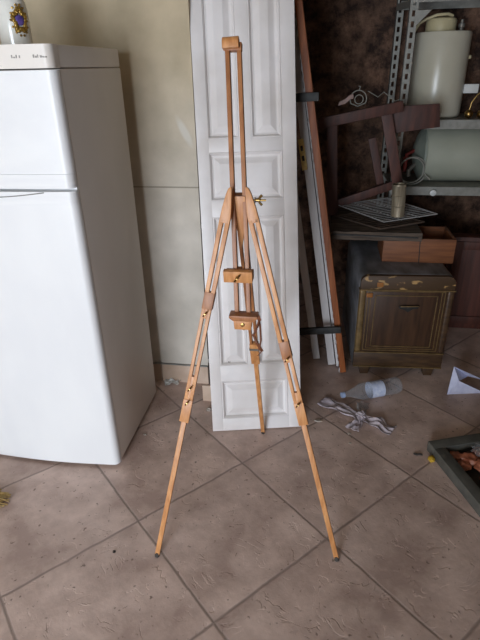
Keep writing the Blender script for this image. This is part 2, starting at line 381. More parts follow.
# ------------------------------------------------------------------ room
XL, XR, YF, YB, ZC = -2.3, 1.75, -3.0, 3.75, 2.65
WY, XE = 2.27, -.543
DX0, DX1, DZ = -1.95, -0.35, 2.15           # wide daylight opening in the wall behind the camera
struct('floor', [((XL-.2, YF-.25, -.1), (XR+.2, YB+.2, 0))], 'floor')
struct('ceiling', [((XL-.2, YF-.25, ZC), (XR+.2, YB+.2, ZC+.15))], 'ceiling')
struct('wall_left', [((XL-.2, YF, 0), (XL, YB, ZC))], 'limewash')
struct('wall_right', [((XR, YF, 0), (XR+.2, WY, ZC))], 'stone')
struct('wall_right', [((XR, WY, 0), (XR+.2, YB, ZC))], 'stone')
struct('wall_back', [((XL, WY, 0), (XE, YB, ZC))], 'plaster')
struct('wall_alcove', [((XE, YB, 0), (XR, YB+.2, ZC))], 'stone')
struct('wall_lintel', [((XE, WY, 2.3), (XR, WY+.35, ZC))], 'plaster')
struct('wall_front', [((XL, YF-.25, 0), (DX0, YF, ZC)), ((DX1, YF-.25, 0), (XR, YF, ZC)), ((DX0, YF-.25, DZ), (DX1, YF, ZC))], 'limewash')
struct('baseboard_back', [((-1.9, WY-.009, 0), (-1.205, WY, .108)), ((-1.201, WY-.009, 0), (-.805, WY, .108)), ((-.801, WY-.009, 0), (XE-.001, WY, .108))], 'skirt')
struct('trim_1', [((-1.9, WY-.012, .109), (XE-.001, WY, .114))], 'gasket')
struct('ground_outside', [((-9, -12, -.12), (7, YF-.25, -.02))], 'outdoor')

# ------------------------------------------------------------------ daylight
w = bpy.data.worlds.new('sky'); bpy.context.scene.world = w; w.use_nodes = True
WN, WL = w.node_tree.nodes, w.node_tree.links
bg = WN['Background']; bg.inputs['Strength'].default_value = 1.0
bg.inputs['Color'].default_value = (.80, .90, 1.06, 1)
SKY = 1.0
pl = bpy.data.lights.new('doorway_daylight', 'AREA'); pl.shape = 'RECTANGLE'; pl.size = DX1-DX0-.04; pl.size_y = DZ-.06
pl.energy = 203; pl.color = (.83, .92, 1.04)
po = bpy.data.objects.new('doorway_daylight', pl); C.objects.link(po)
po.location = ((DX0+DX1)/2, YF-.2, DZ/2); po.rotation_euler = (math.radians(-90), 0, 0)
po.rotation_euler = (math.radians(84), 0, 0)

# unseen door-like leaf, added to keep the right side of the room dark
t = thing('added_shade_leaf', (DX1+.02, YF, 0), 'plain brown wooden leaf added out of view behind the viewer to shade the right', 'door')
bm = bmesh.new(); add_box(bm, (DX1+.02, YF+.01, .01), (DX1+.06, YF+1.05, DZ), .003); obj('leaf_panel', bm, 'wood_leaf', t)
bm = bmesh.new(); add_tube(bm, [(DX1+.06, YF+.97, 1.0), (DX1+.11, YF+.97, 1.0), (DX1+.11, YF+.86, 1.0)], .009); obj('shade_leaf_handle', bm, 'brass', t)

# ------------------------------------------------------------------ fridge
FX0, FX1, FY0, FY1, FZ = -1.40, -.797, 1.562, 2.125, 1.622
t = thing('refrigerator', ((FX0+FX1)/2, (FY0+FY1)/2, 0), 'tall white two-door fridge freezer standing against the plaster wall on the left', 'refrigerator')
bm = bmesh.new(); add_box(bm, (FX0, FY0+.050, .02), (FX1, FY1, FZ-.066), .004); obj('body', bm, 'enamel_side', t)
def bulged(z0, z1, y0, bul, dep, xa=FX0, xb=FX1, r=.026):
    """door with a gently convex front seen from above and rounded vertical edges"""
    W = xb-xa; pts = []
    for k in range(7):
        a = math.pi/2*k/6; pts.append((xa+r-r*math.cos(a), y0+bul+r-r*math.sin(a)))
    for k in range(1, 16):
        s = k/16; pts.append((xa+r+(W-2*r)*s, y0+bul*(1-math.sin(math.pi*s))))
    for k in range(7):
        a = math.pi/2*k/6; pts.append((xb-r+r*math.sin(a), y0+bul+r-r*math.cos(a)))
    pts += [(xb, y0+dep), (xa, y0+dep)]
    b_ = bmesh.new()
    add_prism(b_, pts, (0, 0, z0), (1, 0, 0), (0, 1, 0), (0, 0, z1-z0))
    return b_
BU = .012
fz = [(1.252, 1.553), (.035, 1.142)]
b1 = bulged(1.249, 1.553, FY0, BU, .046); fd = obj('freezer_door', b1, 'enamel', t)
b1 = bulged(1.203, 1.2488, FY0-.003, BU, .046); obj('door_trim', b1, 'enamel', fd)
b1 = bulged(.015, 1.147, FY0, BU, .046); rd = obj('fridge_door', b1, 'enamel', t)
b1 = bulged(1.1472, 1.193, FY0-.003, BU, .046); obj('door_trim', b1, 'enamel', rd)
bm = bmesh.new(); add_box(bm, (FX0+.002, FY0+.040, .04), (FX1-.0015, FY0+.052, 1.55)); obj('door_seal', bm, 'enamel', t)
bm = bmesh.new()
arc = [(FX0+.1+.4*k/20, FY0-.003+BU*(1-math.sin(math.pi*(.1+.4*k/20)/.6)), 1.190-.016*math.sin(math.pi*k/20)) for k in range(21)]
add_tube(bm, arc, .0018, 6); obj('grip_groove', bm, 'gasket', rd)
bm = bulged(FZ-.064, FZ, FY0-.006, BU, .06); add_box(bm, (FX0, FY0+.052, FZ-.064), (FX1, FY1, FZ), .007); tc_ = obj('top_cover', bm, 'enamel_side', t)
# tiny worn printing on the top panel (illegible in the photograph)
bm = bmesh.new()
def glyphs(bm, x0, z0, pat, h=.0085):
    x = x0
    for w_, hh in pat:
        if w_ < 0: x -= w_; continue
        yy = FY0-.006+BU*(1-math.sin(math.pi*(x-FX0-.016)/(FX1-FX0-.032)))
        add_box(bm, (x, yy-.0012, z0), (x+w_, yy+.003, z0+h*hh)); x += w_+.0025
glyphs(bm, at(11, 57, 1.56).x, FZ-.036, [(.003, 1), (.006, .45), (.003, 1), (-.004, 0), (.003, .8)])
obj('panel_print', bm, 'print', tc_, smooth=False, label='small worn grey printing'); bm = bmesh.new()
glyphs(bm, at(32, 57, 1.56).x, FZ-.036, [(.004, 1), (.005, .6), (.002, 1), (-.003, 0), (.005, .7), (.003, .5), (.006, .35)])
obj('panel_print', bm, 'print', tc_, smooth=False, label='small worn grey printing')
for x in (FX0+.05, FX1-.05):
    for y in (FY0+.09, FY1-.05):
        bm = bmesh.new(); add_lathe(bm, [(0, 0), (.018, 0), (.018, .0195), (0, .0195)], (x, y, 0), n=16); obj('foot', bm, 'dark_metal', t)

# vase on the fridge
vx, vy, vz = -1.027, 1.80, FZ
t = thing('vase', (vx, vy, vz), 'white porcelain jar with gold and purple emblem standing on top of the fridge', 'vase')
bm = bmesh.new()
add_lathe(bm, [(0, 0), (.046, 0), (.050, .004), (.051, .05), (.050, .11), (.046, .135), (.040, .148), (.034, .155), (.034, .175), (.037, .18), (.033, .181), (.03, .175), (.03, .155), (0, .15)], (vx, vy, vz), n=40)
obj('vase_body', bm, 'porcelain', t)
bm = bmesh.new(); ang0 = math.atan2(-vy, -vx)+.42   # towards the room, a little right
def onvase(a, z, r=.0515): return V((vx+r*math.cos(ang0+a), vy+r*math.sin(ang0+a), vz+z))
for k in range(22):
    a = 2*math.pi*k/22
    rr = (1+.18*math.sin(5*a))
    add_blob(bm, onvase(.36*rr*math.cos(a), .077+.029*rr*math.sin(a)), .0075, 2, .3, 3, seed=k)
for k in range(14):
    a = 2*math.pi*k/14
    add_blob(bm, onvase(.54*math.cos(a), .077+.044*math.sin(a)), .0042, 1, .3, 3, seed=k)
em = obj('emblem', bm, 'gold', t, label='gold relief wreath emblem')
bm = bmesh.new(); c_ = onvase(0, .077); nn = V((math.cos(ang0), math.sin(ang0), 0))
add_lathe(bm, [(.0155, -.006), (.0155, .002), (.013, .0045), (.007, .006), (0, .0065)], c_-nn*.001, nn, 24, (0, 0, 1)); obj('emblem_centre', bm, 'purple', em, label='purple enamel centre')

# ------------------------------------------------------------------ leaning white door leaf
BL, BR, TL = V((-.44, 1.864, 0)), V((-.027, 1.946, 0)), V((-.549, 2.302, 1.792))
dez = (TL-BL).normalized(); dex = BR-BL; dex = (dex-dez*dex.dot(dez)).normalized(); dey = dez.cross(dex)   # dey points into the depth
DW, DH, DT = .421, 2.12, .036
t = thing('door_leaf', BL, 'narrow white panelled old door leaf leaning back behind the easel', 'door')
t.matrix_world = Matrix(((dex.x, dey.x, dez.x, BL.x), (dex.y, dey.y, dez.y, BL.y), (dex.z, dey.z, dez.z, BL.z+.003), (0, 0, 0, 1)))
t['_org'] = (0, 0, 0)
panels = [(.052, .362, .060, .248), (.052, .180, .322, .996), (.232, .362, .322, .996), (.046, .362, 1.064, 1.265),
          (.046, .180, 1.318, 2.03), (.232, .362, 1.318, 2.03)]
bm = bmesh.new()
rail_z = [(0, .060), (.248, .322), (.996, 1.064), (1.265, 1.318), (2.03, DH)]
add_box(bm, (0, 0, 0), (.05, DT, DH), .002); add_box(bm, (.364, 0, 0), (DW, DT, DH), .002)
for z0, z1 in rail_z: add_box(bm, (.048, .0006, z0), (.366, DT-.0006, z1), .001)
add_box(bm, (.180, .0003, .30), (.232, DT-.0003, 1.0), .001); add_box(bm, (.180, .0003, 1.30), (.232, DT-.0003, 2.05), .001)
obj('door_frame', bm, 'door', t)
for x0, x1, z0, z1 in panels:
    bm = bmesh.new()
    # stepped moulding, sunk field and raised centre: nested rings
    def ring(i, y): return [bm.verts.new(p) for p in ((x0+i, y, z0+i), (x1-i, y, z0+i), (x1-i, y, z1-i), (x0+i, y, z1-i))]
    prof = [(-.002, .004), (.004, .0005), (.009, .006), (.013, .013), (.020, .015), (.024, .0145), (.044, .006), (.048, .0045)]
    rg = [ring(i, y) for i, y in prof]
    for a, b in zip(rg, rg[1:]):
        for k in range(4): bm.faces.new((a[k], a[(k+1) % 4], b[(k+1) % 4], b[k]))
    bm.faces.new(rg[-1])
    bk = [bm.verts.new(p) for p in ((x0-.002, DT-.008, z0-.002), (x1+.002, DT-.008, z0-.002), (x1+.002, DT-.008, z1+.002), (x0-.002, DT-.008, z1+.002))]
    bm.faces.new(bk[::-1])
    for k in range(4): bm.faces.new((rg[0][k], bk[k], bk[(k+1) % 4], rg[0][(k+1) % 4]))
    bmesh.ops.recalc_face_normals(bm, faces=bm.faces[:])
    obj('leaf_panel', bm, 'door', t, smooth=False)
for z in (.34, .95, 1.72):
    bm = bmesh.new(); add_box(bm, (-.005, .004, z), (.0, .012, z+.02), .001); obj('hinge_stub', bm, 'plate_grey', t)

# ------------------------------------------------------------------ dismantled door frame bundle
t = thing('dismantled_door_frame', at(333, 367, 2.52)*1.0 - V((0, 0, at(333, 367, 2.52).z)), 'bundle of white planks and an orange-brown board tied by dark crosspieces, leaning behind the white door', 'door frame')
def plank(name, b, tp, w, d, m, y0, y1, ext=1.12, white=None):
    p0 = at(b[0], b[1], y0); p0.z = max(p0.z, .012); p1 = at(tp[0], tp[1], y1); p1 = p0+(p1-p0)*ext
    b_ = bmesh.new(); add_beam(b_, p0, p1, w, d, (1, 0, 0), .002); return obj(name, b_, m, t), p0, p1
pA, a0, a1 = plank('brown_board', (342.5, 371), (298.5, 0), .033, .11, 'plank_brown', 2.50, 2.54)
pB, b0, b1_ = plank('white_plank', (331.5, 366), (288.5, 0), .040, .022, 'plank_white', 2.535, 2.575)
pC, c0, c1 = plank('white_plank', (316.5, 358), (281, 100), .040, .022, 'plank_white', 2.59, 2.62, 1.2)
pD, d0, d1 = plank('splintered_strip', (337.5, 366), (295, 0), .012, .02, 'plank_white', 2.52, 2.558)
# ragged paint edge down the brown board
bm = bmesh.new()
for k in range(46):
    s = k/46; p = a0.lerp(a1, s+.005); 
    if noise.noise(V((s*23, 0, 0))) > -.15:
        add_blob(bm, p+V((-.019, -.045, 0)), .007, 1, .5, 3, (.6, 1, 2.6), k)
obj('peeling_paint_edge', bm, 'plank_white', pA)
bm = bmesh.new(); l = at(289, 98, 2.47); r = at(319, 96.5, 2.455); add_beam(bm, l, r, .036, .02, (0, 0, 1), .002); obj('crosspiece', bm, 'dark_metal', t)
bm = bmesh.new(); l = at(300, 331.5, 2.44); r = at(341, 329.5, 2.42); add_beam(bm, l, r, .036, .02, (0, 0, 1), .002); obj('crosspiece', bm, 'dark_metal', t)
bm = bmesh.new(); p0 = at(305, 170, 2.525); p1 = at(300.5, 139, 2.53); add_beam(bm, p0, p1, .026, .006, (1, 0, 0), .001); sp_ = obj('strike_plate', bm, 'strike_brass', pB)
bm = bmesh.new()
for s in (.3, .62):
    q0 = p0.lerp(p1, s); q1 = p0.lerp(p1, s+.17); add_beam(bm, q0+V((0, -.0025, 0)), q1+V((0, -.0025, 0)), .012, .003, (1, 0, 0), 0)
o_ = obj('strike_slot', bm, 'dark_metal', t)

# ------------------------------------------------------------------ easel
fL, fR, fB = V((-.504, 1.167, 0)), V((.128, 1.237, 0)), V((-.203, 1.887, 0))
def proj(P):
    P = V(P)-V((0, 0, HC)); return 240+F_PX*P.dot(AX)/P.dot(AZ), 320-F_PX*P.dot(AY)/P.dot(AZ)
def along(p0, p1, v):
    lo, hi = 0., 1.
    for _ in range(40):
        m_ = (lo+hi)/2
        if proj(p0.lerp(p1, m_))[1] < v: lo = m_
        else: hi = m_
    return p0.lerp(p1, lo)
aL, aR, aB = at(231.5, 188, 1.425), at(246, 188, 1.425), at(239, 196, 1.478)
t = thing('easel', V(((fL.x+fR.x)/2, 1.45, 0)), 'tall beech wood telescopic tripod easel standing in the middle of the tiled floor', 'easel')
def wingnut(parent, p, d=(0, -1, 0), s=1.0):
    b_ = bmesh.new(); d = V(d).normalized()
    x, y, z = frame(p, V(p)+d, (.6, 0, .8))
    add_lathe(b_, [(0, 0), (.0045*s, 0), (.0045*s, .008*s), (.0025*s, .010*s), (.0025*s, .016*s), (0, .016*s)], p, d, 14)
    for sg in (-1, 1):
        add_tube(b_, [V(p)+d*.004*s, V(p)+d*.008*s+x*sg*.006*s, V(p)+d*.013*s+x*sg*.0115*s], [.002*s, .0028*s, .0032*s], 8)
    return obj('wing_nut', b_, 'brass', parent)
def make_leg(ap, ft, v1, v2, sgn, slot, nuts, ww=.031):
    sec1 = along(ap, ft, v1); sec2 = along(ap, ft, v2); secA = along(ap, ft, v1+14)
    dn = (ft-ap).normalized(); x, y, z = frame(ap, ft, (1, 0, 0))
    b_ = bmesh.new()
    # flared head plate with rounded top, then two slats with an open slot between
    L1 = (secA-ap).length
    hw = ww/2
    head = [(-hw*.15, -.003), (-hw*.5, .003), (-hw*.72, .018), (-hw*.95, .06), (-hw, .10), (hw, .10), (hw, .082), (hw*.85, .064), (hw*.22, .008), (hw*.1, -.001)]
    add_prism(b_, [(sgn*u_, v_) for u_, v_ in head], ap-y*.008, x, z, y*.016, .0012)
    for s in (-1, 1): add_beam(b_, ap+dn*.09, secA, .0122, .016, (1, 0, 0), .001, (s*(hw-.0061), 0))
    lg = obj('leg', b_, 'beech', t)
    # clamp block
    b_ = bmesh.new(); add_beam(b_, sec1, along(ap, ft, v1+17), ww+.001, .026, (1, 0, 0), .002, (0, -.004)); obj('clamp_block', b_, 'beech_dark', lg)
    # slotted middle section
    b_ = bmesh.new(); m1 = along(ap, ft, slot[0]); m2 = along(ap, ft, slot[1]); st = along(ap, ft, v1+15)
    w2 = ww*.92
    for s in (-1, 1): add_beam(b_, st, sec2, w2*.36, .015, (1, 0, 0), .001, (s*w2*.32, 0))
    add_beam(b_, st, m1, w2*.4, .014, (1, 0, 0), .0005); add_beam(b_, m2, sec2, w2*.4, .014, (1, 0, 0), .0005)
    add_beam(b_, along(ap, ft, v2-22), sec2, w2+.002, .019, (1, 0, 0), .001)
    obj('slotted_section', b_, 'beech', lg)
    # thin extension and tip
    b_ = bmesh.new(); add_beam(b_, along(ap, ft, v2-4), ft-dn*.012, .0165, .013, (1, 0, 0), .001); obj('lower_leg', b_, 'beech', lg)
    b_ = bmesh.new(); add_lathe(b_, [(0, 0), (.0085, 0), (.0095, .008), (.0085, .018), (0, .018)], (ft.x, ft.y, 0), -dn, 16); obj('rubber_tip', b_, 'rubber', lg)
    for v_ in nuts: wingnut(lg, along(ap, ft, v_)-y*(-.0 if y.y > 0 else 0)+V((0, -.013, 0)), (0, -1, .3), .8)
    return lg
make_leg(aL, fL, 292, 421, 1, (318, 376), (312, 386, 400))
make_leg(aR, fR, 341, 424, -1, (362, 392), (357, 402))
# rear leg
dn = (fB-aB).normalized(); x, y, z = frame(aB, fB, (1, 0, 0))
b_ = bmesh.new()
add_prism(b_, [(-.018, -.008), (.018, -.008), (.019, .05), (.016, .12), (-.016, .12), (-.019, .05)], aB-y*.008, x, z, y*.016, .0015)
for s in (-1, 1): add_beam(b_, aB+dn*.10, along(aB, fB, 352), .0105, .016, (1, 0, 0), .001, (s*.010, 0))
lg = obj('leg', b_, 'beech_dark', t)
b_ = bmesh.new(); add_beam(b_, along(aB, fB, 343), along(aB, fB, 362), .034, .024, (1, 0, 0), .002); obj('clamp_block', b_, 'beech', lg)
b_ = bmesh.new(); add_beam(b_, along(aB, fB, 357), fB-dn*.014, .0175, .013, (1, 0, 0), .001); obj('lower_leg', b_, 'beech', lg)
b_ = bmesh.new(); add_lathe(b_, [(0, 0), (.0085, 0), (.0095, .008), (.0085, .018), (0, .018)], fB, -dn, 16); obj('rubber_tip', b_, 'rubber', lg)
b_ = bmesh.new(); add_beam(b_, along(aB, fB, 346.5), along(aB, fB, 348.5), .037, .027, (1, 0, 0), 0); obj('clamp_band', b_, 'plate_grey', lg)
# mast
mtL, mtR = at(227.6, 49, 1.565), at(239.3, 49, 1.565)
mbL, mbR = at(237.2, 313, 1.372), at(249.2, 313, 1.372)
for a_, c_ in ((mtL, mbL), (mtR, mbR)):
    b_ = bmesh.new(); add_beam(b_, a_, c_, .0125, .021, (1, 0, 0), .0015); obj('mast_rail', b_, 'beech_dark', t)
mz = (mtL-mbL).normalized(); mx_ = V((1, 0, 0)); mx_ = (mx_-mz*mx_.dot(mz)).normalized(); my = mz.cross(mx_)   # my into depth
b_ = bmesh.new(); mc = (mtL+mtR)/2
add_beam(b_, mtL+mz*.004-mx_*.006, mtR+mz*.004+mx_*.008, .022, .022, mz, .003); ct = obj('top_crossbar', b_, 'beech_dark', t)
b_ = bmesh.new(); p_ = mc+mz*.012-my*.012
prof = [(-.014, -.015)]+[(.014*math.sin(a), .0+.016*math.cos(a)) for a in [(-math.pi/2)+math.pi*k/10 for k in range(11)]]+[(.014, -.015)]
add_prism(b_, prof, p_-mx_*.028, -my, mz, mx_*.046, .0015); obj('top_clip', b_, 'beech', t)
# bridge between the leg heads
b_ = bmesh.new(); ac = (aL+aR)/2
add_beam(b_, at(239, 207, 1.462)-V((.03, 0, 0)), at(239, 207, 1.462)+V((.03, 0, 0)), .026, .016, (0, 0, 1), .002); obj('hinge_block', b_, 'beech_dark', t)
b_ = bmesh.new(); add_prism(b_, [(-.0155, .003), (.0155, .003), (.013, -.06), (.006, -.13), (.001, -.16), (-.005, -.13), (-.011, -.06)], at(239.8, 197.5, 1.446), (1, 0, 0), (0, -.12, 1), (0, .012, 0), .001); obj('centre_wedge', b_, 'beech', t)
b_ = bmesh.new(); bp_ = at(248, 200, 1.435); add_lathe(b_, [(0, 0), (.003, 0), (.003, .052), (0, .052)], bp_, (1, 0, 0), 10); add_lathe(b_, [(0, 0), (.008, 0), (.008, .002), (0, .002)], bp_+V((.02, 0, 0)), (1, 0, 0), 16); bo = obj('pivot_bolt', b_, 'brass', t)
wingnut(t, bp_+V((.024, 0, 0)), (1, 0, 0), 1.25)
# sliding canvas clamp
b_ = bmesh.new(); cc = at(238, 276, 1.385)
add_beam(b_, cc-V((.043, 0, 0)), cc+V((.044, 0, 0)), .038, .018, (0, -.2, 1), .002); cl = obj('canvas_clamp', b_, 'beech', t)
b_ = bmesh.new(); add_beam(b_, cc+V((-.041, .034, -.006)), cc+V((.043, .034, -.006)), .030, .014, (0, -.2, 1), .002); add_beam(b_, cc+V((-.005, .008, .0)), cc+V((-.005, .034, .006)), .028, .028, (1, 0, 0), .001); obj('clamp_back', b_, 'beech_dark', cl)
wingnut(cl, cc+V((0, -.011, 0)), (0, -1, 0), 1.05)
# lower canvas holder
b_ = bmesh.new(); hc = at(243.5, 317.5, 1.345)
add_prism(b_, [(-.043, .009), (.043, .009), (.043, .001), (.031, -.008), (-.031, -.008), (-.043, .001)], hc+V((0, -.012, 0)), (1, 0, 0), (0, 0, 1), (0, .04, 0), .0015); hd = obj('canvas_ledge', b_, 'beech_dark', t)
b_ = bmesh.new(); add_prism(b_, [(-.028, .0), (.028, 0), (.0255, -.031), (-.0255, -.031)], hc+V((-.002, -.008, -.007)), (1, 0, 0), (0, 0, 1), (0, .03, 0), .002); obj('ledge_block', b_, 'beech', hd)
b_ = bmesh.new(); add_lathe(b_, [(0, 0), (.006, 0), (.006, .003), (.0025, .004), (0, .004)], hc+V((-.002, -.009, -.02)), (0, -1, 0), 14)
add_tube(b_, arc_pts(hc+V((0, .002, -.038)), .005, math.pi, 2*math.pi, 8), .0015, 6); obj('screw_eye', b_, 'brass', hd)
# strap
b_ = bmesh.new()
sp2 = [at(256, 312, 1.37), at(259.5, 320, 1.38), at(257, 328, 1.41), at(253.5, 335, 1.46), at(257, 343, 1.55), at(262, 351, 1.60), at(258.5, 355, 1.62)]
for k in range(len(sp2)-1):
    add_beam(b_, sp2[k], sp2[k+1]+(sp2[k+1]-sp2[k]).normalized()*.002, .011, .003, (math.cos(k*.9), math.sin(k*.9), .2), .0005)
obj('leather_strap', b_, 'leather', t)
b_ = bmesh.new(); add_tube(b_, [at(257, 313, 1.37), at(260, 325, 1.42), at(261, 340, 1.52), at(259, 350, 1.60)], .0032, 8); obj('strap_cord', b_, 'leather', t)

# ------------------------------------------------------------------ old cabinet
cx0, cx1, cy0, cy1 = .216, .692, 2.47, 3.10
CT, CLN, CB = at(400, 276, cy0).z, at(400, 290.5, cy0).z, at(400, 353, cy0).z
t = thing('old_cabinet', ((cx0+cx1)/2, (cy0+cy1)/2, 0), 'low worn brown wooden cabinet with gilt trim, standing on the floor under the crate', 'cabinet')
def round_top(x0, x1, z0, z1, r, n=8):
    p = [(x0, z0)]+[(x0+r-r*math.cos(math.pi/2*k/n), z1-r+r*math.sin(math.pi/2*k/n)) for k in range(n+1)]
    p += [(x1-r+r*math.sin(math.pi/2*k/n), z1-r+r*math.cos(math.pi/2*k/n)) for k in range(n+1)]+[(x1, z0)]
    return p
bm = bmesh.new(); add_prism(bm, round_top(cx0, cx1, .05, CT, .045), (0, cy0+.03, 0), (1, 0, 0), (0, 0, 1), (0, cy1-cy0-.03, 0)); obj('body', bm, 'cab_side', t)
bm = bmesh.new(); add_prism(bm, round_top(cx0+.002, cx1-.002, CLN+.002, CT-.001, .04), (0, cy0+.002, 0), (1, 0, 0), (0, 0, 1), (0, .03, 0), .004); obj('top_band', bm, 'cab_band', t, label='top band with torn, peeling veneer')
bm = bmesh.new()
add_box(bm, (cx0, cy0+.004, .055), (cx1, cy0+.03, CB), .003); obj('plinth', bm, 'cab_wood', t)
for xa, xb, mm in ((cx0, cx0+.035, 'cab_trim'), (cx1-.035, cx1, 'cab_wood')):
    bm = bmesh.new(); add_box(bm, (xa, cy0, CB), (xb, cy0+.032, CLN), .012, 3); obj('corner_post', bm, mm, t)
bm = bmesh.new(); add_box(bm, (cx0+.03, cy0+.008, CB), (cx1-.03, cy0+.03, CLN), .002); fp = obj('front_panel', bm, 'cab_panel', t)
bm = bmesh.new()
def rect_trim(x0, x1, z0, z1, w_=.004, y_=cy0+.004):
    add_box(bm, (x0, y_, z0), (x0+w_, y_+.006, z1)); add_box(bm, (x1-w_, y_, z0), (x1, y_+.006, z1))
    add_box(bm, (x0, y_, z0), (x1, y_+.006, z0+w_)); add_box(bm, (x0, y_, z1-w_), (x1, y_+.006, z1))
rect_trim(cx0+.042, cx1-.042, CB+.01, CLN-.006); rect_trim(cx0+.058, cx1-.058, CB+.022, CLN-.006, .003); rect_trim(cx0+.082, cx1-.078, CB+.034, CLN-.03, .004)
add_box(bm, (cx0-.003, cy0-.004, CLN-.002), (cx1+.003, cy0+.03, CLN+.004)); add_box(bm, (cx0, cy0-.002, CB-.003), (cx1, cy0+.03, CB+.002)); add_box(bm, (cx0, cy0-.002, .052), (cx1, cy0+.03, .058))
obj('gilt_trim', bm, 'cab_trim', t, smooth=False)
bm = bmesh.new(); hx = (cx0+cx1)/2+.015; HZ = at(404, 307, cy0).z
add_prism(bm, [(-.045, .006), (.055, .010), (.050, -.004), (.02, -.010), (.0, -.028), (-.02, -.012), (-.045, -.006)], (hx, cy0+.003, HZ), (1, 0, 0), (0, 0, 1), (0, -.012, 0), .002); dh = obj('drop_handle', bm, 'dark_metal', t)
bm = bmesh.new(); add_beam(bm, (hx-.04, cy0-.012, HZ+.007), (hx+.05, cy0-.012, HZ+.010), .005, .005, (0, 0, 1), .001); obj('handle_bar', bm, 'cab_trim', dh)
for xa in (cx0+.035, cx1-.095):
    for ya in (cy0+.01, cy1-.07):
        bm = bmesh.new(); add_prism(bm, [(0, .056), (.06, .056), (.052, 0), (.008, 0)], (xa, ya, 0), (1, 0, 0), (0, 0, 1), (0, .055, 0), .002); obj('foot', bm, 'cab_wood', t)
for (xx, zz) in ((cx0+.10, CLN+.03), (cx0+.052, CLN-.03)):
    bm = bmesh.new(); add_box(bm, (xx-.016, cy0-.001, zz-.012), (xx+.016, cy0+.01, zz+.012), .003); obj('orange_patch', bm, 'orange', t, label='small orange bare-wood patch')
for k, (xx, ww_) in enumerate(((.385, .05), (.445, .05))):
    pass

t.rotation_euler.z = math.radians(3.5)

# crate on the cabinet
kz0 = CT+.001; ky0 = flo(400, 262, kz0).y; ky1 = ky0+.25; kx0 = at(381.5, 262, ky0).x; kx1 = at(453, 262, ky0).x; kz1 = at(400, 238.5, ky0).z
t = thing('wooden_crate', ((kx0+kx1)/2, (ky0+ky1)/2, kz0), 'open orange-brown wooden crate standing on the old cabinet', 'crate')
for nm, lo, hi in (('front_board', (kx0, ky0, kz0), (kx1, ky0+.014, kz1)), ('back_board', (kx0, ky1-.014, kz0), (kx1, ky1, kz1)),
                   ('side_board', (kx0, ky0+.0145, kz0), (kx0+.014, ky1-.0145, kz1)), ('side_board', (kx1-.014, ky0+.0145, kz0), (kx1, ky1-.0145, kz1)),
                   ('bottom_board', (kx0+.0145, ky0+.0145, kz0), (kx1-.0145, ky1-.0145, kz0+.01))):
    bm = bmesh.new(); add_box(bm, lo, hi, .0015); obj(nm, bm, 'crate_wood', t)
bm = bmesh.new(); add_beam(bm, at(418.5, 263, ky0-.002), at(420.5, 238.5, ky0-.002), .004, .002, (1, 0, 0), 0); obj('string', bm, 'dark_metal', t, label='thin dark string hanging down the front')
# weathered plank lying over the crate
t = tagp(None or bpy.data.objects.new('weathered_plank', None), 'weathered grey ragged plank lying across the crate below the wire racks', 'plank')
C.objects.link(t); t.location = (.35, ky0+.1, kz1+.001); t['_org'] = (.35, ky0+.1, kz1+.001)
bm = bmesh.new(); x0, x1 = at(331, 230, ky0-.05).x, at(423, 232, ky0-.05).x
top, bot = [], []
for k in range(31):
    s = k/30; top.append((x0+(x1-x0)*s, .044+.005*noise.noise(V((s*9, 1, 0))))); bot.append((x0+(x1-x0)*s, .004*max(0, noise.noise(V((s*11, 5, 0))))))
add_prism(bm, top+bot[::-1], (0, ky0-.05, kz1+.001), (1, 0, 0), (0, 0, 1), (0, .55, 0), 0); obj('plank_body', bm, 'grey_wood', t, smooth=False)
bm = bmesh.new(); add_beam(bm, (x0+.01, ky0-.054, kz1+.030), (x1-.02, ky0-.054, kz1+.022), .006, .004, (0, 0, 1), 0); obj('dark_crack', bm, 'dark_metal', t)
PZ = kz1+.051
# wire racks
def rack(name, P0, P1, P2, nx, ny, mm, label, r=.0022, rim=.0035):
    P3 = P0+P2-P1
    t = thing(name, (P0+P2)/2-V((0, 0, .01)), label, 'wire rack')
    bm = bmesh.new(); add_tube(bm, [P0, P1, P2, P3], rim, 8, closed=True); obj('rim', bm, mm, t)
    for k in range(1, nx):
        bm = bmesh.new(); add_tube(bm, [P0.lerp(P1, k/nx), P3.lerp(P2, k/nx)], r, 6); obj('wire', bm, mm, t)
    for k in range(1, ny):
        bm = bmesh.new(); add_tube(bm, [P0.lerp(P3, k/ny)-V((0, 0, .004)), P1.lerp(P2, k/ny)-V((0, 0, .004))], r, 6); obj('cross_wire', bm, mm, t)
    return t
L_, F_, R_ = flo(338, 205, PZ+.05), flo(384, 222, PZ+.03), flo(437, 214, PZ+.045)
rack('oven_rack', L_, F_, R_, 14, 3, 'wire', 'pale wire oven rack lying on the weathered plank, topmost of the pile')
g2 = [flo(335, 216, PZ+.006), flo(380, 229, PZ+.006), flo(424, 222, PZ+.006)]
rack('rusty_oven_rack', g2[0], g2[1], g2[2], 10, 3, 'rack_rust', 'dark rusty wire rack directly on the plank under the paler rack', .003, .005)

# tin can standing on the racks
tb = flo(397.5, 216, PZ+.05); tt = at(399.5, 184, tb.y)
t = thing('tall_tin', tb, 'tall narrow dull tin cylinder standing on the wire rack', 'tin')
ax_ = (tt-tb).normalized(); Lh = (tt-tb).length
bm = bmesh.new(); add_lathe(bm, [(0, 0), (.034, 0), (.036, .003), (.035, .008), (.035, Lh-.008), (.037, Lh-.005), (.036, Lh), (.031, Lh), (.031, Lh-.02), (0, Lh-.02)], tb, ax_, 28); obj('tin_body', bm, 'tin', t)
for h in (Lh*.33, Lh*.66):
    bm = bmesh.new(); add_lathe(bm, [(.0348, h-.003), (.0368, h), (.0348, h+.003)], tb, ax_, 28); obj('tin_ring', bm, 'tin', t)

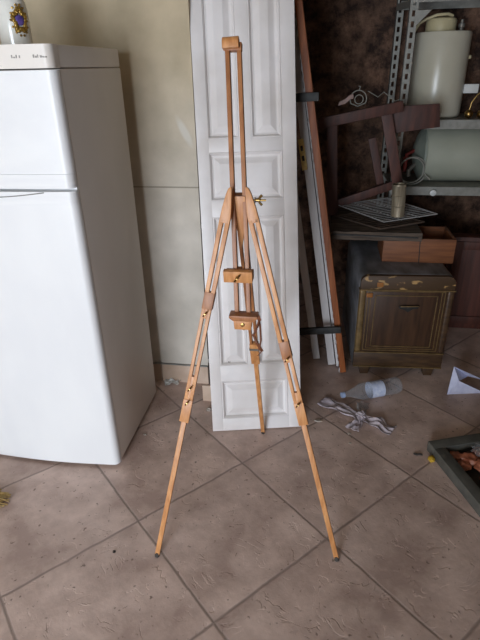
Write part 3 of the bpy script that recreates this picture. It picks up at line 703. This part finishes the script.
# broken dark red wooden frame
t = thing('broken_wooden_frame', (.3, 2.93, PZ), 'broken dark red wooden frame with post, rails and slanting struts propped on the plank', 'wooden frame')
def bar(nm, a, b, w_, d_, y0, y1, wd=(1, 0, 0), mm='red_wood'):
    bm = bmesh.new(); add_beam(bm, at(a[0], a[1], y0), at(b[0], b[1], y1), w_, d_, wd, .002); return obj(nm, bm, mm, t)
pb_ = at(332.5, 220, 2.93); pt0 = at(332, 122, 2.93); pb_ = pt0+(pb_-pt0)*((PZ+.001-pt0.z)/(pb_.z-pt0.z))
bm = bmesh.new(); add_beam(bm, pb_, pt0, .056, .04, (1, 0, 0), .002); obj('post', bm, 'red_wood', t)
bar('top_rail', (317, 124), (403, 106), .052, .028, 2.88, 2.905, (0, 0, 1))
bar('lower_rail', (336, 204), (396, 184), .045, .022, 2.97, 2.99, (0, 0, 1))
bar('strut', (386.5, 114), (399, 192), .056, .022, 2.93, 2.955)
bar('strut', (372, 138), (381, 188), .042, .022, 3.04, 3.04)
bm = bmesh.new(); q = [at(388, 107, 2.97), at(440, 103.5, 2.97), at(440, 127, 2.97), at(388, 134, 2.97)]
q = [q[3], q[2], q[1], q[0]]; add_prism(bm, [(p.x, p.z) for p in q], (0, 2.968, 0), (1, 0, 0), (0, 0, 1), (0, .02, 0), .002); obj('side_board', bm, 'red_wood', t)

# odds and ends on the top rail
p = at(347, 101, 2.93)
bm = bmesh.new(); add_prism(bm, [(-.045, -.024), (-.005, -.012), (.018, .008), (.034, .012), (.03, .034), (.012, .028), (-.012, .008), (-.04, -.004)], p, (1, 0, 0), (0, 0, 1), (0, .03, 0), .003)
o = obj('broken_shard', bm, 'scrap'); tagp(o, 'pinkish broken shard lying on the top rail of the red wooden frame', 'shard')
c_ = at(358.5, 97, 2.95)
t = thing('wire_loop_holder', c_-V((0, 0, .055)), 'small bent pale wire holder standing on the top rail beside the shard', 'wire holder')
bm = bmesh.new(); add_tube(bm, arc_pts(c_+V((0, 0, -.01)), .042, -.5, math.pi+.5, 18), .0028, 8); obj('outer_loop', bm, 'cable', t)
bm = bmesh.new(); add_tube(bm, arc_pts(c_+V((.004, .01, -.012)), .022, 0, 2*math.pi, 18)[:-1], .0024, 8, closed=True); obj('inner_loop', bm, 'cable', t)
bm = bmesh.new(); add_tube(bm, [c_+V((0, 0, .03)), c_+V((.006, 0, .05)), c_+V((-.004, 0, .052))], .0024, 8); obj('hook', bm, 'cable', t); bm = bmesh.new(); add_tube(bm, [c_+V((-.04, 0, -.03)), c_+V((0, 0, -.045)), c_+V((.04, 0, -.028))], .0028, 8); obj('base_wire', bm, 'cable', t)
bm = bmesh.new(); add_tube(bm, [at(368, 91, 3.0), at(378, 97, 3.0), at(384, 92, 3.0), at(395, 101, 2.98), at(401, 99, 2.98)], .0022, 6)
o = obj('bent_wire', bm, 'cable'); tagp(o, 'thin bent loose wire trailing above the red wooden frame', 'wire')

# ------------------------------------------------------------------ shelving and boilers
sx0, sx1, sy0, sy1 = .47, 1.62, 3.2, 3.62
t = thing('metal_shelving', (1.0, 3.4, 0), 'grey slotted metal shelving unit against the stone wall at right', 'shelves')
shelving = t
def upright(x, y):
    fr = (y < 3.4)
    b_ = bmesh.new(); 
    # slotted angle: strips round the slots
    w_ = .042; s = .003; z = 0; H_ = 2.1
    add_box(b_, (x-w_/2, y, 0), (x-w_/2+.013, y+s, H_)); add_box(b_, (x+w_/2-.013, y, 0), (x+w_/2, y+s, H_))
    while z < H_:
        add_box(b_, (x-w_/2+.012, y+.0002, z), (x+w_/2-.012, y+s-.0002, min(z+.022, H_))); z += .05
    add_box(b_, (x-w_/2, y, 0), (x-w_/2+s, y+.035, H_))
    return obj('upright', b_, 'shelf_metal', t, smooth=False)
xu = at(410.5, 40, sy0).x
upright(xu, sy0); upright(at(395, 60, sy1).x, sy1); upright(sx1, sy0); upright(sx1, sy1)
for zt, nm in ((.887, 'shelf'), (1.262, 'shelf'), (1.885, 'shelf')):
    bm = bmesh.new(); add_box(bm, (xu-.02, sy0+.001, zt-.004), (sx1+.02, sy1, zt)); add_box(bm, (xu-.02, sy0-.003, zt-.05), (sx1+.02, sy0, zt), .001)
    add_box(bm, (xu-.02, sy1-.003, zt-.05), (sx1+.02, sy1, zt-.004))
    obj(nm, bm, 'shelf_metal', t, smooth=False)
bm = bmesh.new(); add_beam(bm, (xu-.02, sy0, 1.83), (at(395, 60, sy1).x-.02, sy1, 1.85), .035, .003, (0, 0, 1), 0)
add_prism(bm, [(0, 0), (.07, 0), (0, -.07)], (xu+.02, sy0-.003, 1.80), (1, 0, 0), (0, 0, 1), (0, .003, 0)); obj('brace', bm, 'shelf_metal', t, smooth=False)

bx, by, br = .655, 3.42, .152
bz0, bz1 = 1.263, 1.705
t = thing('water_heater', (bx, by, bz0), 'upright cream water heater standing on the upper metal shelf', 'water heater')
bm = bmesh.new(); add_lathe(bm, [(0, 0), (br-.012, 0), (br-.003, .006), (br, .016), (br, bz1-bz0-.01), (br-.005, bz1-bz0), (0, bz1-bz0+.004)], (bx, by, bz0), n=64); obj('tank', bm, 'boiler', t)
bm = bmesh.new(); cap = V((at(440, 33, by).x, by, bz1)); add_lathe(bm, [(0, 0), (.082, 0), (.082, .056), (.076, .066), (.06, .072), (0, .074)], cap, n=40); obj('cap', bm, 'boiler_cap', t)
bm = bmesh.new(); add_tube(bm, [cap+V((-.15, -.03, .0)), cap+V((-.125, -.04, .045)), cap+V((-.09, -.05, .065)), cap+V((-.04, -.06, .082)), cap+V((.02, -.05, .086)), cap+V((.05, -.03, .078))], .008, 10); obj('hose', bm, 'boiler_cap', t)
bm = bmesh.new(); vp_ = V((at(461, 30, by).x, by, bz1)); add_lathe(bm, [(0, 0), (.012, 0), (.012, .02), (.018, .022), (.018, .04), (.009, .042), (.009, .06), (0, .06)], vp_, n=16); obj('valve', bm, 'plate_grey', t)
bm = bmesh.new(); kp = at(469.5, 57, by-.0); add_lathe(bm, [(0, 0), (.01, 0), (.01, .014), (0, .014)], V((bx+br-.004, by-.02, kp.z)), (1, 0, 0), 12); obj('knob', bm, 'boiler_cap', t)

a = at(463, 84, by); b = at(477, 93, by)
bm = bmesh.new(); add_box(bm, (bx+br-.006, by-.02, b.z), (b.x, by+.02, a.z), .004); obj('junction_box', bm, 'white_plastic', t, label='small white junction box on the right side')
b2y, b2z, b2r, b2x = 3.40, .888+.163, .163, .60
t = thing('water_heater', (1.0, b2y, .888), 'pale grey-green water heater lying on its side on the lower metal shelf', 'water heater')
bm = bmesh.new(); add_lathe(bm, [(b2r-.012, 0), (b2r, .008), (b2r, .80), (b2r-.02, .82), (0, .83)], (b2x+.02, b2y, b2z), (1, 0, 0), 64, (0, 0, 1)); obj('tank', bm, 'boiler_green', t)
bm = bmesh.new(); add_lathe(bm, [(b2r-.008, .028), (b2r-.010, .0), (b2r-.022, -.004), (b2r-.05, -.022), (.05, -.042), (0, -.046)], (b2x+.012, b2y, b2z), (1, 0, 0), 64, (0, 0, 1)); obj('end_cap', bm, 'boiler_grey', t)
bm = bmesh.new()
add_tube(bm, arc_pts((b2x-.055, b2y-.16, b2z-.075), .073, 0, 2*math.pi, 26)[:-1], .0045, 8, closed=True)
add_tube(bm, arc_pts((b2x-.045, b2y-.15, b2z-.08), .08, .4, 2*math.pi-.3, 26)+[V((b2x+.06, b2y-.17, b2z-.13))], .0045, 8); obj('coiled_cable', bm, 'cable', t)
bm = bmesh.new()
add_tube(bm, [V((b2x-.03, b2y-.03, b2z+.02)), V((b2x-.075, b2y-.05, b2z+.0)), V((b2x-.08, b2y-.06, b2z-.10))], .011, 10)
add_lathe(bm, [(0, 0), (.02, 0), (.02, .016), (0, .016)], (b2x-.075, b2y-.055, b2z-.03), (0, 0, 1), 14); obj('red_valve', bm, 'red_valve', t, label='red valve and pipe')
bm = bmesh.new(); add_tube(bm, [V((b2x-.02, b2y-.05, b2z-.06)), V((b2x-.06, b2y-.08, b2z-.09)), V((b2x-.055, b2y-.08, b2z-.125))], .014, 10); obj('inlet_pipe', bm, 'plate_grey', t)

# small things on the shelving
p = at(433, 190, sy0-.01)
bm = bmesh.new(); add_lathe(bm, [(0, -.0), (.017, 0), (.018, .004), (.018, .024), (.012, .027), (0, .027)], V((p.x, sy0-.003, .856)), (0, -1, 0), 20)
obj('end_plug', bm, 'white_plastic', shelving, label='round white plastic plug on the shelf edge')
def ballthing(u, v, label):
    c0 = at(u, v, 3.26); c0.z = 1.263+.024
    t = thing('brass_ball', (c0.x, c0.y, 1.263), label, 'ball', None)
    bm = bmesh.new(); bmesh.ops.create_uvsphere(bm, u_segments=24, v_segments=14, radius=.0238, matrix=Matrix.Translation(c0)); obj('ball', bm, 'brass', t); return t, c0
t1, c1_ = ballthing(468.5, 115, 'polished brass ball with a curved thin rod on the upper shelf')
bm = bmesh.new(); add_tube(bm, [c1_+V((.0, 0, .02)), c1_+V((.006, 0, .06)), c1_+V((.03, 0, .10)), c1_+V((.07, 0, .13)), c1_+V((.11, 0, .135))], .0035, 8); obj('curved_rod', bm, 'brass', t1)
ballthing(480.5, 117, 'second brass ball at the right edge of the upper shelf')

# mahogany cupboard under the shelves
t = thing('low_cupboard', (1.2, 3.3, 0), 'low dark mahogany cupboard under the metal shelving behind the old cabinet', 'cupboard')
bm = bmesh.new(); add_box(bm, (.80, 3.10, .0), (1.58, 3.19, .61), .003); obj('body', bm, 'mahogany', t)
for xa, xb in ((.83, 1.19), (1.2, 1.55)):
    bm = bmesh.new()
    for lo, hi in (((xa, 3.088, .04), (xa+.05, 3.1, .585)), ((xb-.05, 3.088, .04), (xb, 3.1, .585)), ((xa+.05, 3.088, .535), (xb-.05, 3.1, .585)), ((xa+.05, 3.088, .04), (xb-.05, 3.1, .09))): add_box(bm, lo, hi, .002)
    obj('door', bm, 'mahogany', t)

# ------------------------------------------------------------------ things on the floor
# plastic bottle
q0, q1 = flo(342, 399, .02), flo(399, 385, .043)
axb = V((q1.x-q0.x, q1.y-q0.y, 0)); Lb = .325; axb.normalize()
r0 = .043; tip = V((q1.x, q1.y, r0+.002))-axb*Lb
t = thing('plastic_bottle', (tip+axb*Lb/2)-V((0, 0, r0+.002)), 'empty clear plastic water bottle lying on the floor in front of the cabinet', 'bottle')
bm = bmesh.new(); add_lathe(bm, [(.011, 0), (.012, .02), (.0155, .022), (.013, .026), (.018, .045), (.034, .085), (.0425, .105), (.043, .13), (.040, .135), (.043, .14), (.040, .147), (.0425, .15), (.0425, .225), (.040, .23), (.043, .236), (.040, .243), (.043, .25), (.040, .257), (.043, .265), (.043, .31), (.036, .323), (.018, .32), (0, .314)], tip, axb, 36); obj('bottle_body', bm, 'clear', t)
bm = bmesh.new(); add_lathe(bm, [(.0436, .152), (.0436, .223)], tip, axb, 36); obj('label_band', bm, 'blue_label', t, label='pale blue label')
bm = bmesh.new(); add_lathe(bm, [(0, -.004), (.014, -.004), (.0148, 0), (.0148, .013), (.0135, .014)], tip, axb, 24); obj('cap', bm, 'blue_cap', t, label='pale blue cap')

# crumpled plastic / cloth strip
def cloth(p0, p1, w0, w1, hgt, seed, n=34, m_=14, curl=.5):
    b_ = bmesh.new(); d = (p1-p0); pl_ = V((-d.y, d.x, 0)).normalized(); g = []
    for i in range(n+1):
        s = i/n; w_ = w0+(w1-w0)*s; row = []
        for j in range(m_+1):
            u = j/m_-.5
            fold = noise.noise(V((u*4.2+seed, s*3.0, seed)))*1.0+.3*noise.noise(V((u*9, s*4, seed+3)))
            z = .006+hgt*max(0, .42+fold)*(.6+.4*math.sin(math.pi*min(1, s*1.1)))
            wig = .02*noise.noise(V((s*3, seed, 1)))
            row.append(b_.verts.new(p0+d*s+pl_*(u*w_*(1+.3*noise.noise(V((s*4, seed, 9))))+wig)+V((0, 0, z))))
        g.append(row)
    for i in range(n):
        for j in range(m_): b_.faces.new((g[i][j], g[i+1][j], g[i+1][j+1], g[i][j+1]))
    return b_
K = flo(361, 419)
t = thing('crumpled_plastic_wrap', K, 'twisted strip of crumpled whitish plastic wrap lying on the floor left of the tray', 'plastic wrap')
for (u, v, w0, w1, sd) in ((321, 402, .06, .075, 1), (393, 432, .05, .085, 5), (352, 431, .03, .07, 9), (363, 404, .03, .07, 13)):
    e_ = flo(u, v); b_ = cloth(K, e_, w0, w1, .022 if sd < 6 else .018, sd)
    s_ = obj('wrap_wing', b_, 'plastic_bag' if sd != 13 else 'clear', t)
    md = s_.modifiers.new('thick', 'SOLIDIFY'); md.thickness = .001
bm = bmesh.new(); add_blob(bm, K+V((0, 0, .02)), .024, 4, .6, 4, (1, 1, .7), 3); obj('knot', bm, 'plastic_bag', t)

# folded bluish paper (an open folded sheet standing like a tent)
t = thing('folded_paper', flo(462, 390), 'folded bluish-white paper sheet standing on the floor right of the cabinet', 'paper')
bm = bmesh.new()
pa = flo(447, 394.5, .002); pt_ = at(454, 366.5, pa.y+.07); pt_.z = max(pt_.z, .10); pb = flo(485, 393, .002); pm = flo(470, 378, .004); pm2 = at(459, 381, pa.y+.02)
tri = lambda *ps: bm.faces.new([bm.verts.new(p) for p in ps])
pm2.z = max(.05, pm2.z)
tri(pa, pm2, pt_); tri(pa, pb, pm2); pc = flo(484, 384, .004); pe = at(468, 376, pa.y+.12); tri(pt_, pe, pm2); tri(pt_, flo(484, 380, .06), pe)
bmesh.ops.remove_doubles(bm, verts=bm.verts[:], dist=.0005)
o = obj('sheet', bm, 'paper', t, smooth=False); md = o.modifiers.new('thick', 'SOLIDIFY'); md.thickness = .0012

# framed tray with wrapped terracotta pieces
A = V((.535, 1.864, 0)); ex = V((.94, .342, 0)).normalized(); ey = V((ex.y, -ex.x, 0)); TW, TLn, TH = .52, .50, .05
t = thing('framed_tray', A+ex*TW/2+ey*TLn/2, 'grey-green framed shallow tray lying on the floor at the right edge', 'tray')
t['_org'] = tuple(A+ex*TW/2+ey*TLn/2)
def fb(a0, a1, b0, b1, z0, z1, mm, nm, bv=.003):
    bm = bmesh.new(); add_prism(bm, [(a0, b0), (a1, b0), (a1, b1), (a0, b1)], A+V((0, 0, z0)), ex, ey, V((0, 0, z1-z0)), bv); return obj(nm, bm, mm, t)
RW = .052
fb(0, TW, 0, RW, 0, TH, 'tray_frame', 'frame_side'); fb(0, TW, TLn-RW, TLn, 0, TH, 'tray_frame', 'frame_side')
fb(0, RW, RW+.0005, TLn-RW-.0005, 0, TH, 'tray_frame', 'frame_side'); fb(TW-RW, TW, RW+.0005, TLn-RW-.0005, 0, TH, 'tray_frame', 'frame_side')
fb(RW+.0005, TW-RW-.0005, RW+.0005, TLn-RW-.0005, 0, .006, 'tray_dark', 'tray_base', 0)
for k, (a_, b__, rr) in enumerate(((.085, .085, .028), (.085, .15, .03), (.13, .12, .042), (.20, .10, .04), (.17, .18, .045), (.25, .17, .042), (.29, .10, .036), (.30, .24, .04), (.22, .27, .04), (.14, .25, .038))):
    c_ = A+ex*a_+ey*b__+V((0, 0, .0065+rr*.55))
    bm = bmesh.new(); add_blob(bm, c_, rr, 3, .35, 2.2, (1, .9, .5), k*3)
    lo = min(v.co.z for v in bm.verts); bmesh.ops.translate(bm, verts=bm.verts[:], vec=(0, 0, .0065-lo))
    o = obj('terracotta_piece', bm, 'terracotta')
    tagp(o, 'reddish-brown terracotta lump among those lying in the framed tray', 'terracotta piece', 'terracotta lumps in the framed tray')
c_ = A+ex*.215+ey*.15+V((0, 0, .075))
bm = bmesh.new(); add_blob(bm, c_, .07, 4, .5, 5, (1.1, .8, .12), 4); o = obj('clear_wrapper', bm, 'clear'); tagp(o, 'crumpled clear plastic wrapper on the terracotta lumps in the tray', 'wrapper')
p = flo(431, 461)
bm = bmesh.new(); add_blob(bm, p+V((.0, .0, .012)), .015, 3, .3, 2, (1, 1.3, .7), 1); o = obj('yellow_lid', bm, 'yellow'); tagp(o, 'small mustard-yellow lump beside the near left corner of the framed tray', 'lid')

# small litter
def bit(name, u, v, r, mm, label, cat, sc=(1, 1, .3), seed=0):
    p = flo(u, v); bm = bmesh.new(); add_blob(bm, p, r, 2, .6, 2.5, sc, seed)
    lo = min(w_.co.z for w_ in bm.verts); bmesh.ops.translate(bm, verts=bm.verts[:], vec=(0, 0, -lo+.0005))
    tagp(obj(name, bm, mm, smooth=False), label, cat)
bit('plaster_flake', 318, 421.5, .015, 'debris', 'pale flake on the floor beside the right easel leg', 'flake', (1.3, .7, .2), 1)
bit('pebble', 349, 434, .008, 'debris', 'tiny pale crumb just below the crumpled wrap', 'crumb', seed=2)
bit('pebble', 350, 443.5, .007, 'debris', 'tiny pale crumb further in front of the crumpled wrap', 'crumb', seed=3)
bit('dark_chip', 418, 455, .014, 'dark_debris', 'thin dark chip on the floor left of the tray corner', 'chip', (1.4, .45, .3), 4)
bit('small_stone', 209, 411, .013, 'debris', 'small grey stone on the floor at the bottom left of the white door', 'stone', (1, 1, .6), 8)
bit('pebble', 145, 435, .007, 'debris', 'tiny pale crumb on the floor right of the fridge', 'crumb', seed=12)
bit('dark_crumb', 114, 552, .006, 'dark_debris', 'tiny dark crumb on the floor left of the left easel foot', 'crumb', seed=14)
# torn wrapper by the wall
p = flo(172, 385); b_ = cloth(p+V((-.04, 0, 0)), p+V((.03, .03, 0)), .05, .05, .02, 21, 12, 8)
o = obj('torn_paper', b_, 'white_plastic'); o.modifiers.new('thick', 'SOLIDIFY').thickness = .001; tagp(o, 'scrap of torn white paper on the floor by the skirting', 'paper')
bit('dark_scrap', 181, 381, .016, 'dark_debris', 'small dark scrap beside the torn white paper at the skirting', 'scrap', (1.2, .6, .7), 6)
# loose skirting tile by the door
p = flo(206.5, 401)
bm = bmesh.new(); add_box(bm, (p.x-.018, p.y, 0), (p.x+.05, p.y+.012, .095), .002, rot=None)
o = obj('loose_tile', bm, 'skirt'); tagp(o, 'loose beige tile piece standing behind the bottom left of the white door', 'tile')

# straw broom at the left edge
bc = V((-1.245, 1.33, 0))
t = thing('straw_broom', bc, 'straw broom lying on the floor at the left edge, in front of the fridge', 'broom')
bm = bmesh.new()
for k in range(260):
    a = random.random()*2*math.pi; rr = math.sqrt(random.random())
    b0_ = bc+V((rr*.085*math.cos(a), rr*.05*math.sin(a), .001+.008*random.random())); b0_.z = .002+.02*random.random(); t0_ = bc+V((-.20, -.03+rr*.03*math.cos(a), .035+rr*.016*math.sin(a)))
    mid = b0_.lerp(t0_, .5)+V((.006*random.uniform(-1, 1), .006*random.uniform(-1, 1), 0))
    add_tube(bm, [b0_, mid, t0_], .0014, 4)
o = obj('bristles', bm, 'straw', t); o['kind'] = 'stuff'
bm = bmesh.new(); add_lathe(bm, [(0, 0), (.032, 0), (.034, .02), (.03, .05), (.018, .07), (0, .07)], bc+V((-.19, -.03, .036)), (-1, -.12, 0), 20); obj('binding', bm, 'red_wood', t)
bm = bmesh.new(); add_tube(bm, [bc+V((-.25, -.037, .034)), bc+V((-.98, -.125, .016))], .011, 12); obj('handle', bm, 'beech', t)

# clean helper property
for o in bpy.data.objects:
    if '_org' in o: del o['_org']

sc = bpy.context.scene
sc.view_settings.view_transform = 'Standard'; sc.view_settings.look = 'None'; sc.view_settings.gamma = 1; sc.view_settings.use_curve_mapping = False
sc.view_settings.exposure = 0.0
